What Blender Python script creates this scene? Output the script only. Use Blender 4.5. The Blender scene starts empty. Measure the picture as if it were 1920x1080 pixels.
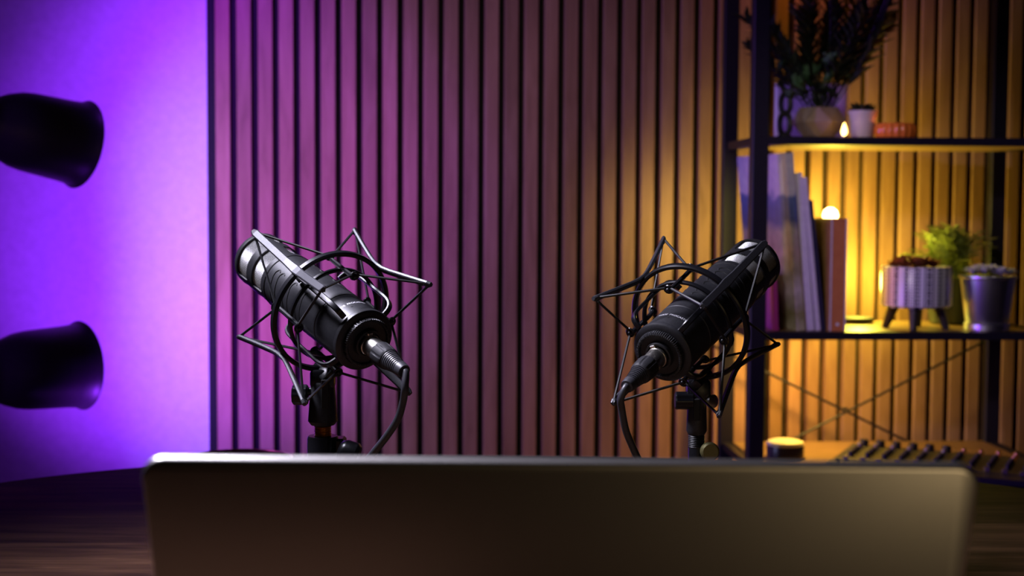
import bpy, bmesh, math, random
from mathutils import Vector, Matrix, noise
random.seed(7)
PI = math.pi
D = PI/180
sc = bpy.context.scene
COL = sc.collection

# ------------------------------------------------------------------ camera
F = 2667.0
PITCH, ROLL = 3.4*D, 0.32*D
CAM = Vector((0, 0, 1.08))
fw = Vector((0, math.cos(PITCH), -math.sin(PITCH)))
up0 = Vector((0, math.sin(PITCH), math.cos(PITCH)))
rt0 = Vector((1, 0, 0))
rt = rt0*math.cos(ROLL) + up0*math.sin(ROLL)
upv = up0*math.cos(ROLL) - rt0*math.sin(ROLL)
cd = bpy.data.cameras.new('camera')
cam = bpy.data.objects.new('camera', cd)
COL.objects.link(cam)
cam.matrix_world = Matrix((
    (rt.x, upv.x, -fw.x, CAM.x), (rt.y, upv.y, -fw.y, CAM.y), (rt.z, upv.z, -fw.z, CAM.z), (0, 0, 0, 1)))
cd.sensor_width = 36
cd.lens = 50
cd.clip_start = 0.05
cd.dof.use_dof = True
cd.dof.focus_distance = 1.22
cd.dof.aperture_fstop = 7.6
cd.dof.aperture_blades = 0
sc.camera = cam

# ------------------------------------------------------------------ view, world
sc.view_settings.view_transform = 'Standard'
sc.view_settings.look = 'None'
sc.view_settings.gamma = 1
sc.view_settings.use_curve_mapping = False
sc.view_settings.exposure = 0.0
w = bpy.data.worlds.new('world')
sc.world = w
w.use_nodes = True
w.node_tree.nodes['Background'].inputs[0].default_value = (0.05, 0.03, 0.08, 1)
w.node_tree.nodes['Background'].inputs[1].default_value = 0.1
sc.cycles.use_denoising = True
sc.cycles.max_bounces = 6
sc.cycles.sample_clamp_indirect = 4

def cw(v):                      # vector in camera axes (right, up, forward) -> world direction
    return rt*v[0] + upv*v[1] + fw*v[2]
def P(px, py, depth):           # a point of the place seen at this pixel, this far along the view axis
    return CAM + cw(((px-960)/F*depth, -(py-540)/F*depth, depth))

def light(name, kind, loc, energy, color, aim=None, size=0.1, size_y=None, spot=None, blend=0.5):
    ld = bpy.data.lights.new(name, kind)
    ld.energy = energy
    ld.color = color
    if kind == 'AREA':
        ld.size = size
        if size_y:
            ld.shape = 'RECTANGLE'; ld.size_y = size_y
    else:
        ld.shadow_soft_size = size
    if spot:
        ld.spot_size = spot; ld.spot_blend = blend
    o = bpy.data.objects.new(name, ld)
    COL.objects.link(o)
    o.location = loc
    if aim is not None:
        o.rotation_euler = (Vector(aim)-Vector(loc)).to_track_quat('-Z', 'Y').to_euler()
    return o

key_l = light('key_softbox_light', 'AREA', (-0.72, 1.30, 1.95), 8.8, (0.84, 0.81, 1.0), aim=(-0.13, 0.97, 1.0), size=0.34)
key_l.data.spread = 62*D
light('slat_fill_light', 'SPOT', (-0.25, 0.9, 2.3), 26.0, (1.0, 0.80, 0.60), aim=(0.02, 2.8, 1.0), size=0.15, spot=36*D, blend=1.0)
light('purple_down_light', 'SPOT', (-0.56, 2.12, 1.85), 56.0, (0.26, 0.026, 1.0), aim=(-0.53, 2.70, 1.20), size=0.06, spot=63*D, blend=1.0)
light('purple_up_light', 'SPOT', (-0.56, 2.12, 0.42), 58.0, (0.26, 0.026, 1.0), aim=(-0.60, 2.70, 0.96), size=0.06, spot=76*D, blend=1.0)
light('soft_shelf_light', 'SPOT', (-0.5, 0.9, 1.75), 36.0, (1.0, 0.84, 0.95), aim=(0.74, 2.62, 1.03), size=0.05, spot=22*D, blend=0.8)
light('magenta_slat_light', 'SPOT', (-0.42, 2.16, 0.45), 9.0, (1.0, 0.03, 0.55), aim=(-0.46, 2.75, 0.98), size=0.06, spot=48*D, blend=1.0)
warm_l = light('warm_room_light', 'AREA', (0.42, 0.02, 0.86), 0.10, (1.0, 0.72, 0.36), aim=(0.16, 0.62, 0.92), size=0.25)
warm_l.data.spread = 70*D
tube_l = light('purple_tube_light', 'AREA', (-1.40, 1.50, 1.15), 1.7, (0.30, 0.05, 1.0), aim=(0.75, 2.60, 1.10), size=0.04, size_y=0.9)
tube_l.data.spread = 55*D

# ------------------------------------------------------------------ helpers
def link(o, parent=None):
    COL.objects.link(o)
    if parent is not None:
        o.parent = parent
    return o
def obj(name, bm, m, parent=None, smooth=False, loc=None, mw=None, keep=False):
    me = bpy.data.meshes.new(name)
    bmesh.ops.recalc_face_normals(bm, faces=bm.faces)
    if smooth:
        for f in bm.faces: f.smooth = True
        for e in bm.edges:
            if len(e.link_faces) == 2 and e.calc_face_angle(0) > 0.6: e.smooth = False
    bm.to_mesh(me)
    if not keep: bm.free()
    for mm in (m if isinstance(m, (list, tuple)) else [m]): me.materials.append(mm)
    o = bpy.data.objects.new(name, me)
    link(o, parent)
    if loc is not None: o.location = loc
    if mw is not None: o.matrix_world = mw
    return o
def tag(o, label, cat, group=None):
    o['label'] = label; o['category'] = cat
    if group: o['group'] = group
    return o
def thing(name, label, cat, loc=(0, 0, 0), rz=0, group=None, mw=None):
    o = bpy.data.objects.new(name, None)
    o.empty_display_size = 0.03
    link(o)
    if mw is not None: o.matrix_world = mw
    else:
        o.location = loc; o.rotation_euler = (0, 0, rz)
    return tag(o, label, cat, group)
def inst(src, parent, loc=None, rot=None, scale=None, mat=None):
    o = src.copy(); COL.objects.link(o); o.parent = parent
    if loc is not None: o.location = loc
    if rot is not None: o.rotation_euler = rot
    if scale is not None: o.scale = scale
    if mat is not None: o.matrix_local = mat
    return o
def struct(o):
    o['kind'] = 'structure'; return o
def bevel(bm, off, seg=1):
    es = [e for e in bm.edges if len(e.link_faces) == 2 and e.calc_face_angle(0) > 0.5]
    bmesh.ops.bevel(bm, geom=es, offset=off, segments=seg, affect='EDGES', profile=0.5)
def box(bm, c, s, rot=None, bev=0, seg=1):
    t = bmesh.new()
    bmesh.ops.create_cube(t, size=1)
    bmesh.ops.scale(t, vec=Vector(s), verts=t.verts)
    if bev: bevel(t, bev, seg)
    M = Matrix.Translation(Vector(c)) @ (rot.to_4x4() if rot is not None else Matrix())
    bmesh.ops.transform(t, matrix=M, verts=t.verts)
    merge(bm, t)
def merge(bm, t):
    m = {}
    for v in t.verts: m[v] = bm.verts.new(v.co)
    for f in t.faces:
        try:
            nf = bm.faces.new([m[v] for v in f.verts]); nf.material_index = f.material_index; nf.smooth = f.smooth
        except ValueError: pass
    t.free()
def lathe(bm, prof, n=32, M=None, cap0=True, cap1=True, closed=False, a0=0, wob=None):
    """prof: list of (r, z)."""
    rings = []
    for i, (r, z) in enumerate(prof):
        ring = []
        for k in range(n):
            a = a0 + 2*PI*k/n
            rr = r*(wob(a, z) if wob else 1)
            v = Vector((rr*math.cos(a), rr*math.sin(a), z))
            ring.append(bm.verts.new(M @ v if M is not None else v))
        rings.append(ring)
    m = len(prof)
    for i in range(m if closed else m-1):
        A, B = rings[i], rings[(i+1) % m]
        for k in range(n):
            bm.faces.new((A[k], A[(k+1) % n], B[(k+1) % n], B[k]))
    if not closed:
        if cap0: bm.faces.new(rings[0][::-1])
        if cap1: bm.faces.new(rings[-1])
    return rings
def axis_matrix(a, b, roll=None):
    """Local Z runs from a to b, origin a."""
    a = Vector(a); z = (Vector(b)-a).normalized()
    x = roll if roll is not None else (Vector((0, 0, 1)) if abs(z.z) < 0.9 else Vector((1, 0, 0)))
    x = Vector(x); x = (x - z*x.dot(z)).normalized(); y = z.cross(x)
    return Matrix(((x.x, y.x, z.x, a.x), (x.y, y.y, z.y, a.y), (x.z, y.z, z.z, a.z), (0, 0, 0, 1)))
def rod(bm, a, b, r, r2=None, n=12):
    L = (Vector(b)-Vector(a)).length
    lathe(bm, [(r, 0), (r if r2 is None else r2, L)], n, axis_matrix(a, b))
def smooth_path(pts, sub=6, closed=False):
    pts = [Vector(p) for p in pts]; n = len(pts); out = []
    for i in range(n if closed else n-1):
        g = lambda j: pts[j % n] if closed else pts[max(0, min(n-1, j))]
        p0, p1, p2, p3 = g(i-1), g(i), g(i+1), g(i+2)
        for k in range(sub):
            t = k/sub
            out.append(0.5*((2*p1)+(p2-p0)*t+(2*p0-5*p1+4*p2-p3)*t*t+(3*p1-p0-3*p2+p3)*t**3))
    if not closed: out.append(pts[-1])
    return out
def tube(bm, pts, r, n=8, closed=False, rfun=None):
    pts = [Vector(p) for p in pts]; m = len(pts)
    nrm = None; rings = []
    for i, p in enumerate(pts):
        if closed: t = (pts[(i+1) % m]-pts[i-1]).normalized()
        else: t = (pts[min(m-1, i+1)]-pts[max(0, i-1)]).normalized()
        if nrm is None: nrm = t.orthogonal().normalized()
        nrm = (nrm - t*nrm.dot(t)).normalized(); b = t.cross(nrm)
        rr = rfun(i/(m-1)) if rfun else r
        rings.append([bm.verts.new(p+(nrm*math.cos(2*PI*k/n)+b*math.sin(2*PI*k/n))*rr) for k in range(n)])
    for i in range(m if closed else m-1):
        A, B = rings[i], rings[(i+1) % m]
        for k in range(n): bm.faces.new((A[k], A[(k+1) % n], B[(k+1) % n], B[k]))
    if not closed:
        bm.faces.new(rings[0][::-1]); bm.faces.new(rings[-1])
def ribbon(bm, pts, nrms, w, t):
    """Flat bar: pts path, nrms thickness direction at each point, w width (list or float), t thickness."""
    m = len(pts); rings = []
    for i, p in enumerate(pts):
        tg = (pts[min(m-1, i+1)]-pts[max(0, i-1)]).normalized()
        nn = nrms[i]; nn = (nn-tg*nn.dot(tg)).normalized(); b = tg.cross(nn)
        ww = (w[i] if isinstance(w, list) else w)/2; tt = t/2; c = 0.25*min(ww, tt)*2
        rings.append([bm.verts.new(p+b*x+nn*y) for x, y in
                      ((-ww, -tt+c), (-ww+c, -tt), (ww-c, -tt), (ww, -tt+c), (ww, tt-c), (ww-c, tt), (-ww+c, tt), (-ww, tt-c))])
    for i in range(m-1):
        A, B = rings[i], rings[i+1]
        for k in range(8): bm.faces.new((A[k], A[(k+1) % 8], B[(k+1) % 8], B[k]))
    bm.faces.new(rings[0][::-1]); bm.faces.new(rings[-1])
def ball(bm, c, r, u=12, v=8, s=(1, 1, 1)):
    t = bmesh.new()
    bmesh.ops.create_uvsphere(t, u_segments=u, v_segments=v, radius=r)
    for q in t.verts: q.co = Vector((q.co.x*s[0], q.co.y*s[1], q.co.z*s[2])) + Vector(c)
    for f in t.faces: f.smooth = True
    merge(bm, t)

# ------------------------------------------------------------------ materials
def mat(name, col, rough=0.5, metal=0.0, emit=None, es=0.0, spec=None, trans=0, coat=0):
    m = bpy.data.materials.new(name); m.use_nodes = True
    b = m.node_tree.nodes['Principled BSDF']
    b.inputs['Base Color'].default_value = (*col, 1)
    b.inputs['Roughness'].default_value = rough
    b.inputs['Metallic'].default_value = metal
    if spec is not None: b.inputs['Specular IOR Level'].default_value = spec
    if trans: b.inputs['Transmission Weight'].default_value = trans
    if coat: b.inputs['Coat Weight'].default_value = coat
    if emit:
        b.inputs['Emission Color'].default_value = (*emit, 1)
        b.inputs['Emission Strength'].default_value = es
    return m
def N(m, t, **kw):
    n = m.node_tree.nodes.new(t)
    for k, v in kw.items():
        if k in ('operation', 'blend_type', 'data_type', 'wave_type', 'bands_direction', 'noise_dimensions', 'feature', 'interpolation'): setattr(n, k, v)
        else: n.inputs[k].default_value = v
    return n
def L(m, a, b): m.node_tree.links.new(a, b)
def ramp(m, stops, interp='LINEAR'):
    r = m.node_tree.nodes.new('ShaderNodeValToRGB'); cr = r.color_ramp; cr.interpolation = interp
    while len(cr.elements) < len(stops): cr.elements.new(0.5)
    for e, (p, c) in zip(cr.elements, stops): e.position = p; e.color = (*c, 1)
    return r
def bump(m, fac, strength, dist=0.001):
    b = m.node_tree.nodes['Principled BSDF']
    bp = N(m, 'ShaderNodeBump', Strength=strength, Distance=dist)
    L(m, fac, bp.inputs['Height']); L(m, bp.outputs[0], b.inputs['Normal'])
def wood(name, stops, scale, stretch, rough, per_object=0.0, bumps=0.15):
    m = mat(name, (0.3, 0.2, 0.1), rough); b = m.node_tree.nodes['Principled BSDF']
    tc = N(m, 'ShaderNodeTexCoord'); mp = N(m, 'ShaderNodeMapping', Scale=stretch)
    oi = N(m, 'ShaderNodeObjectInfo')
    add = N(m, 'ShaderNodeVectorMath', operation='MULTIPLY_ADD')
    L(m, oi.outputs['Random'], add.inputs[0]); add.inputs[1].default_value = (37, 51, 23)
    L(m, tc.outputs['Object'], add.inputs[2]); L(m, add.outputs[0], mp.inputs[0])
    n1 = N(m, 'ShaderNodeTexNoise', Scale=scale, Detail=6.0, Roughness=0.6, Distortion=0.6)
    L(m, mp.outputs[0], n1.inputs['Vector'])
    r = ramp(m, stops); L(m, n1.outputs['Fac'], r.inputs[0])
    if per_object:
        hs = N(m, 'ShaderNodeHueSaturation')
        mr = N(m, 'ShaderNodeMapRange'); mr.inputs['To Min'].default_value = 1-per_object; mr.inputs['To Max'].default_value = 1+per_object
        L(m, oi.outputs['Random'], mr.inputs[0]); L(m, mr.outputs[0], hs.inputs['Value'])
        L(m, r.outputs[0], hs.inputs['Color']); L(m, hs.outputs[0], b.inputs['Base Color'])
    else: L(m, r.outputs[0], b.inputs['Base Color'])
    bump(m, n1.outputs['Fac'], bumps, 0.0006)
    return m
def grainy(name, c0, c1, scale, rough, metal=0.0, bs=0.1, dist=0.0005):
    m = mat(name, c0, rough, metal); b = m.node_tree.nodes['Principled BSDF']
    tc = N(m, 'ShaderNodeTexCoord'); n1 = N(m, 'ShaderNodeTexNoise', Scale=scale, Detail=4.0)
    L(m, tc.outputs['Object'], n1.inputs['Vector'])
    r = ramp(m, [(0.3, c0), (0.7, c1)]); L(m, n1.outputs['Fac'], r.inputs[0]); L(m, r.outputs[0], b.inputs['Base Color'])
    bump(m, n1.outputs['Fac'], bs, dist)
    return m

M_slat = wood('slat_oak', [(0.25, (0.20, 0.092, 0.056)), (0.5, (0.30, 0.148, 0.092)), (0.8, (0.40, 0.215, 0.14))], 6.0, (6, 6, 0.8), 0.55, 0.16)
M_felt = grainy('black_felt', (0.006, 0.006, 0.007), (0.012, 0.012, 0.013), 400, 0.95, 0, 0.4)
M_plaster = grainy('white_wallpaper', (0.62, 0.60, 0.64), (0.70, 0.68, 0.72), 60, 0.8, 0, 0.15)
M_dark = grainy('dark_paint', (0.05, 0.045, 0.055), (0.07, 0.065, 0.075), 30, 0.8)
M_floor = wood('floor_boards', [(0.3, (0.05, 0.03, 0.02)), (0.7, (0.10, 0.06, 0.035))], 4, (1, 12, 1), 0.5)
M_walnut = wood('walnut_table', [(0.28, (0.012, 0.006, 0.004)), (0.45, (0.05, 0.024, 0.013)), (0.6, (0.085, 0.042, 0.022)), (0.78, (0.17, 0.09, 0.048))], 3.2, (1.6, 14, 4), 0.75)
M_walnut.node_tree.nodes['Principled BSDF'].inputs['Specular IOR Level'].default_value = 0.05
M_edge = mat('table_edge_highlight', (0.22, 0.13, 0.08), 0.35)  # warm lighter tone paints in the highlight along the table edge
M_alu = grainy('brushed_aluminium', (0.58, 0.57, 0.56), (0.62, 0.61, 0.60), 900, 0.36, 1.0, 0.03)
M_alu_lid = grainy('anodised_lid', (0.54, 0.52, 0.50), (0.58, 0.56, 0.54), 1500, 0.36, 1.0, 0.05)
M_screen = mat('screen_glass', (0.01, 0.01, 0.012), 0.1)
M_key = mat('keyboard_black', (0.02, 0.02, 0.022), 0.5)
M_mic = grainy('mic_satin_black', (0.015, 0.015, 0.018), (0.026, 0.026, 0.031), 500, 0.46, 0.15, 0.06, 0.0002)
M_ring = mat('mount_gloss_black', (0.010, 0.010, 0.013), 0.28, 0.2)
M_arm = grainy('mount_arm_textured', (0.022, 0.022, 0.028), (0.060, 0.060, 0.070), 1400, 0.42, 0.3, 0.25, 0.0003)
M_black = mat('matte_black_plastic', (0.012, 0.012, 0.014), 0.45)
M_grip = mat('grip_plastic', (0.014, 0.014, 0.017), 0.6, spec=0.3)
M_olive = mat('olive_metal', (0.16, 0.145, 0.06), 0.5, 0.5)
M_groove = mat('groove_black', (0.003, 0.003, 0.004), 0.7)
M_silver = mat('grille_silver', (0.90, 0.90, 0.90), 0.42, 0.8)
M_foam = mat('grille_foam', (0.01, 0.01, 0.01), 0.9)
M_chrome = grainy('satin_nickel', (0.70, 0.67, 0.62), (0.85, 0.82, 0.76), 900, 0.27, 1.0, 0.08, 0.0003)
M_rubber = mat('cable_rubber', (0.028, 0.028, 0.034), 0.42)
M_cord = mat('elastic_cord', (0.010, 0.010, 0.012), 0.5)
M_brass = mat('brass_thread', (0.80, 0.42, 0.12), 0.3, 1.0)
M_white = mat('white_print', (0.8, 0.8, 0.85), 0.6)
M_shade = grainy('charcoal_lamp_metal', (0.045, 0.043, 0.046), (0.060, 0.058, 0.062), 300, 0.42, 0.3, 0.1)
M_shade_in = mat('shade_inside', (0.5, 0.5, 0.5), 0.5)
M_steel = grainy('powder_coated_steel', (0.009, 0.007, 0.014), (0.014, 0.012, 0.020), 300, 0.45, 0.0, 0.1)
M_steel.node_tree.nodes['Principled BSDF'].inputs['Specular IOR Level'].default_value = 0.3
M_board = wood('dark_shelf_board', [(0.3, (0.16, 0.09, 0.04)), (0.7, (0.30, 0.17, 0.08))], 5, (1, 8, 1), 0.4)

# ------------------------------------------------------------------ room
TABLE_H = 0.735
Z0, CA, CB, CC = 2.727, -522.2, 38.49, 0.00262
WO = Vector((Z0/F*CA, Z0/math.cos(PITCH), 0))             # gap number 0 on the slat front plane
WD = Vector((CB/F, CC, 0)).normalized()                    # along the wall, to the right
WN = Vector((WD.y, -WD.x, 0))                              # out of the wall, towards the camera
PITCH_S = 0.04
WALLANG = math.atan2(WD.y, WD.x)
RZ = Matrix.Rotation(WALLANG, 4, 'Z')
def WP(s, out, z): return WO + WD*s + WN*out + Vector((0, 0, z))

bm = bmesh.new(); box(bm, (0, 0, 0), (5.6, 0.06, 2.6))
wall = struct(obj('wall_back', bm, M_plaster, mw=Matrix.Translation(WP(0.35, -0.062, 1.3)) @ RZ))
bm = bmesh.new(); box(bm, (0.3, 0.8, -0.03), (6.4, 6.4, 0.06)); struct(obj('floor', bm, M_floor))
bm = bmesh.new(); box(bm, (0.3, 0.8, 2.63), (6.4, 6.4, 0.06)); struct(obj('ceiling', bm, M_dark))
bm = bmesh.new(); box(bm, (-2.45, 0.4, 1.3), (0.06, 5.2, 2.6)); struct(obj('wall_left', bm, M_dark))
bm = bmesh.new(); box(bm, (3.1, 0.6, 1.3), (0.06, 5.8, 2.6)); struct(obj('wall_right', bm, M_dark))
bm = bmesh.new(); box(bm, (0.3, -2.2, 1.3), (6.4, 0.06, 2.6)); struct(obj('wall_front', bm, M_dark))
# slat cladding: felt backing and every slat a part of the wall
NSL = 52
s0, s1 = -PITCH_S-0.010, (NSL-1)*PITCH_S-0.006
bm = bmesh.new(); box(bm, (0, 0, 0), (s1-s0, 0.009, 2.58))
felt = obj('felt_backing', bm, M_felt, wall)
felt.matrix_world = Matrix.Translation(WP((s0+s1)/2, -0.0255, 1.3)) @ RZ
felt['label'] = 'black felt backing sheet behind the wooden slats'
bm = bmesh.new(); box(bm, (0, 0, 0), (0.0270, 0.021, 2.58), bev=0.0009)
slat = obj('slat', bm, M_slat)
slat.parent = wall
bpy.context.view_layer.update()
WI = wall.matrix_world.inverted()
felt.matrix_parent_inverse = Matrix()
felt.matrix_local = WI @ Matrix.Translation(WP((s0+s1)/2, -0.0255, 1.3)) @ RZ
for i in range(NSL-1):
    o = slat if i == 0 else slat.copy()
    if i: COL.objects.link(o)
    o.parent = wall
    o.matrix_local = WI @ Matrix.Translation(WP((i-0.5)*PITCH_S + random.uniform(-.0004, .0004), -0.0105, 1.3)) @ RZ

# ------------------------------------------------------------------ table
ta, tb, tyc, tn = 0.82, 0.755, 1.175, 2.4
def outline(k, off=0):
    a = 2*PI*k/128; c, s = math.cos(a), math.sin(a)
    return ((ta-off)*math.copysign(abs(c)**(2/tn), c), tyc+(tb-off)*math.copysign(abs(s)**(2/tn), s))
def slab(bm, levels):
    rings = [[bm.verts.new((*outline(k, off), z)) for k in range(128)] for off, z in levels]
    for A, B in zip(rings, rings[1:]):
        for k in range(128): bm.faces.new((A[k], A[(k+1) % 128], B[(k+1) % 128], B[k]))
    bm.faces.new(rings[0][::-1]); bm.faces.new(rings[-1])
table = thing('table', 'dark walnut oval table with wood grain under the laptop', 'table', (0, tyc, 0))
def shift(bm, d): bmesh.ops.translate(bm, vec=d, verts=bm.verts)
bm = bmesh.new(); slab(bm, [(0.0015, TABLE_H-0.003), (0.0, TABLE_H-0.002), (0.002, TABLE_H)]); shift(bm, (0, -tyc, 0))
obj('tabletop', bm, M_walnut, table)
bm = bmesh.new(); slab(bm, [(0.012, TABLE_H-0.026), (0.0, TABLE_H-0.020), (0.0, TABLE_H-0.003)]); shift(bm, (0, -tyc, 0))
o = obj('edge_band', bm, M_edge, table); o['label'] = 'rounded edge band, edge highlight painted in as a lighter colour'
for sx in (-1, 1):
    for sy in (-1, 1):
        bm = bmesh.new(); rod(bm, (sx*0.46, sy*0.42, 0), (sx*0.40, sy*0.36, TABLE_H-0.026), 0.016, 0.026, 20)
        obj('leg', bm, M_walnut, table, smooth=True)

# ------------------------------------------------------------------ laptop
def rrect(w, h, r, n=8):
    out = []
    for cx, cy, a0 in ((w/2-r, h/2-r, 0), (-w/2+r, h/2-r, 90), (-w/2+r, -h/2+r, 180), (w/2-r, -h/2+r, 270)):
        for k in range(n+1):
            a = (a0+90*k/n)*D; out.append((cx+r*math.cos(a), cy+r*math.sin(a)))
    return out
def plate(bm, w, h, r, levels, c=(0, 0)):
    """levels: (inset, z)"""
    rings = [[bm.verts.new((c[0]+x, c[1]+y, z)) for x, y in rrect(w-2*i, h-2*i, max(r-i, .0005))] for i, z in levels]
    n = len(rings[0])
    for A, B in zip(rings, rings[1:]):
        for k in range(n): bm.faces.new((A[k], A[(k+1) % n], B[(k+1) % n], B[k]))
    bm.faces.new(rings[0][::-1]); bm.faces.new(rings[-1])
TL, TR = P(262, 855, 0.606), P(1839, 866, 0.5985)
LW = 0.3557
tc_ = (TL+TR)/2
dx = (TR-TL); dx.z = 0; dx.normalize()
LEAN = 21*D
LH = (tc_.z-TABLE_H-0.0135)/math.cos(LEAN)
hz = Vector((-dx.y, dx.x, 0))                     # away from the camera
ldir = Vector((0, 0, 1))*math.cos(LEAN) - hz*math.sin(LEAN)
hinge = tc_ - ldir*LH
lap = thing('laptop', 'open silver laptop on the table, its lid back turned to the viewer', 'laptop',
            (hinge.x, hinge.y, TABLE_H+0.0005), math.atan2(dx.y, dx.x))
LI = Matrix.Translation((hinge.x, hinge.y, TABLE_H+0.0005)) @ Matrix.Rotation(math.atan2(dx.y, dx.x), 4, 'Z')
bm = bmesh.new(); plate(bm, LW, 0.245, 0.011, [(0.004, 0.0), (0.0005, 0.002), (0, 0.0045), (0, 0.0105), (0.0006, 0.0112)], (0, 0.1265))
obj('base', bm, M_alu, lap)
bm = bmesh.new(); plate(bm, 0.29, 0.10, 0.003, [(0, 0.0112), (0.0005, 0.0116)], (0, 0.080)); obj('keyboard', bm, M_key, lap)
bm = bmesh.new(); plate(bm, 0.15, 0.085, 0.004, [(0, 0.0112), (0.0004, 0.0115)], (0, 0.190)); obj('trackpad', bm, M_alu, lap)
lx = Vector((1, 0, 0)); ly = Vector((0, -math.sin(LEAN), math.cos(LEAN))); lz = lx.cross(ly)   # lz towards the camera
ML = Matrix(((lx.x, ly.x, lz.x, 0), (lx.y, ly.y, lz.y, 0), (lx.z, ly.z, lz.z, 0.0125), (0, 0, 0, 1)))
bm = bmesh.new(); plate(bm, LW, LH, 0.0105, [(0.0008, -0.0024), (0.0002, -0.0018), (0, -0.001), (0, 0.0012), (0.0003, 0.0020), (0.0010, 0.0028), (0.0020, 0.0032)], (0, LH/2))
bmesh.ops.transform(bm, matrix=ML, verts=bm.verts); lid = obj('lid', bm, M_alu_lid, lap, smooth=True)
bm = bmesh.new(); plate(bm, LW-0.008, LH-0.010, 0.008, [(0, -0.0024), (0.0003, -0.0027)], (0, LH/2+0.001))
bmesh.ops.transform(bm, matrix=ML, verts=bm.verts); obj('screen', bm, M_screen, lap)
bm = bmesh.new(); rod(bm, (-0.13, 0.001, 0.0105), (0.13, 0.001, 0.0105), 0.0038, n=16); obj('hinge', bm, M_key, lap, smooth=True)

# ------------------------------------------------------------------ microphones
def mic_frame(p, az0=0.0, ends=False):
    A = CAM + cw(p['A']); z = cw(p['a']).normalized()
    if ends:
        A = P(*p['rear']); z = (P(*p['head'])-A).normalized()
    x = cw(p['u']); x = (x-z*x.dot(z)).normalized(); y = z.cross(x)
    xx = x*math.cos(az0)+y*math.sin(az0); yy = z.cross(xx)
    return Matrix(((xx.x, yy.x, z.x, A.x), (xx.y, yy.y, z.y, A.y), (xx.z, yy.z, z.z, A.z), (0, 0, 0, 1)))
def cyl(s, r, az): return Vector((r*math.cos(az), r*math.sin(az), s))
LEFT = dict(A=(-0.1267, -0.0442, 1.2153), a=(-0.5545, 0.3822, 0.7392), u=(0.2293, 0.9241, -0.3057), rear=(684, 639, 1.2153), head=(487, 486, 1.363))
RIGHT = dict(A=(0.1283, -0.0562, 1.2329), a=(0.5187, 0.4174, 0.7462), u=(-0.2382, 0.9087, -0.3427), rear=(1241, 662, 1.2329), head=(1414, 496, 1.382))

def shell(bm, ss, azs, rf, t, hole):
    """Cylindrical skin with real openings. ss: axial stations, azs: azimuths (closed), rf(s): radius."""
    n, m = len(azs), len(ss)
    O = [[bm.verts.new(cyl(s, rf(s), a)) for a in azs] for s in ss]
    I = [[bm.verts.new(cyl(s, rf(s)-t, a)) for a in azs] for s in ss]
    H = lambda i, k: (i < 0 or i >= m-1) or hole((ss[i]+ss[i+1])/2, (azs[k % n]+(azs[(k+1) % n] if (k+1) % n else azs[0]+2*PI))/2)
    for i in range(m-1):
        for k in range(n):
            if H(i, k): continue
            q = (k+1) % n
            bm.faces.new((O[i][k], O[i][q], O[i+1][q], O[i+1][k]))
            bm.faces.new((I[i][k], I[i+1][k], I[i+1][q], I[i][q]))
            if H(i-1, k) : bm.faces.new((O[i][k], I[i][k], I[i][q], O[i][q]))
            if H(i+1, k) : bm.faces.new((O[i+1][k], O[i+1][q], I[i+1][q], I[i+1][k]))
            if H(i, (k-1) % n): bm.faces.new((O[i][k], O[i+1][k], I[i+1][k], I[i][k]))
            if H(i, q): bm.faces.new((O[i][q], I[i][q], I[i+1][q], O[i+1][q]))

def text_mesh(body, size):
    cu = bpy.data.curves.new('lettering', 'FONT'); cu.body = body; cu.size = size; cu.resolution_u = 3
    o = bpy.data.objects.new('lettering', cu); COL.objects.link(o)
    dg = bpy.context.evaluated_depsgraph_get()
    me = bpy.data.meshes.new_from_object(o.evaluated_get(dg))
    bpy.data.objects.remove(o); bpy.data.curves.remove(cu)
    return me

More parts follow.
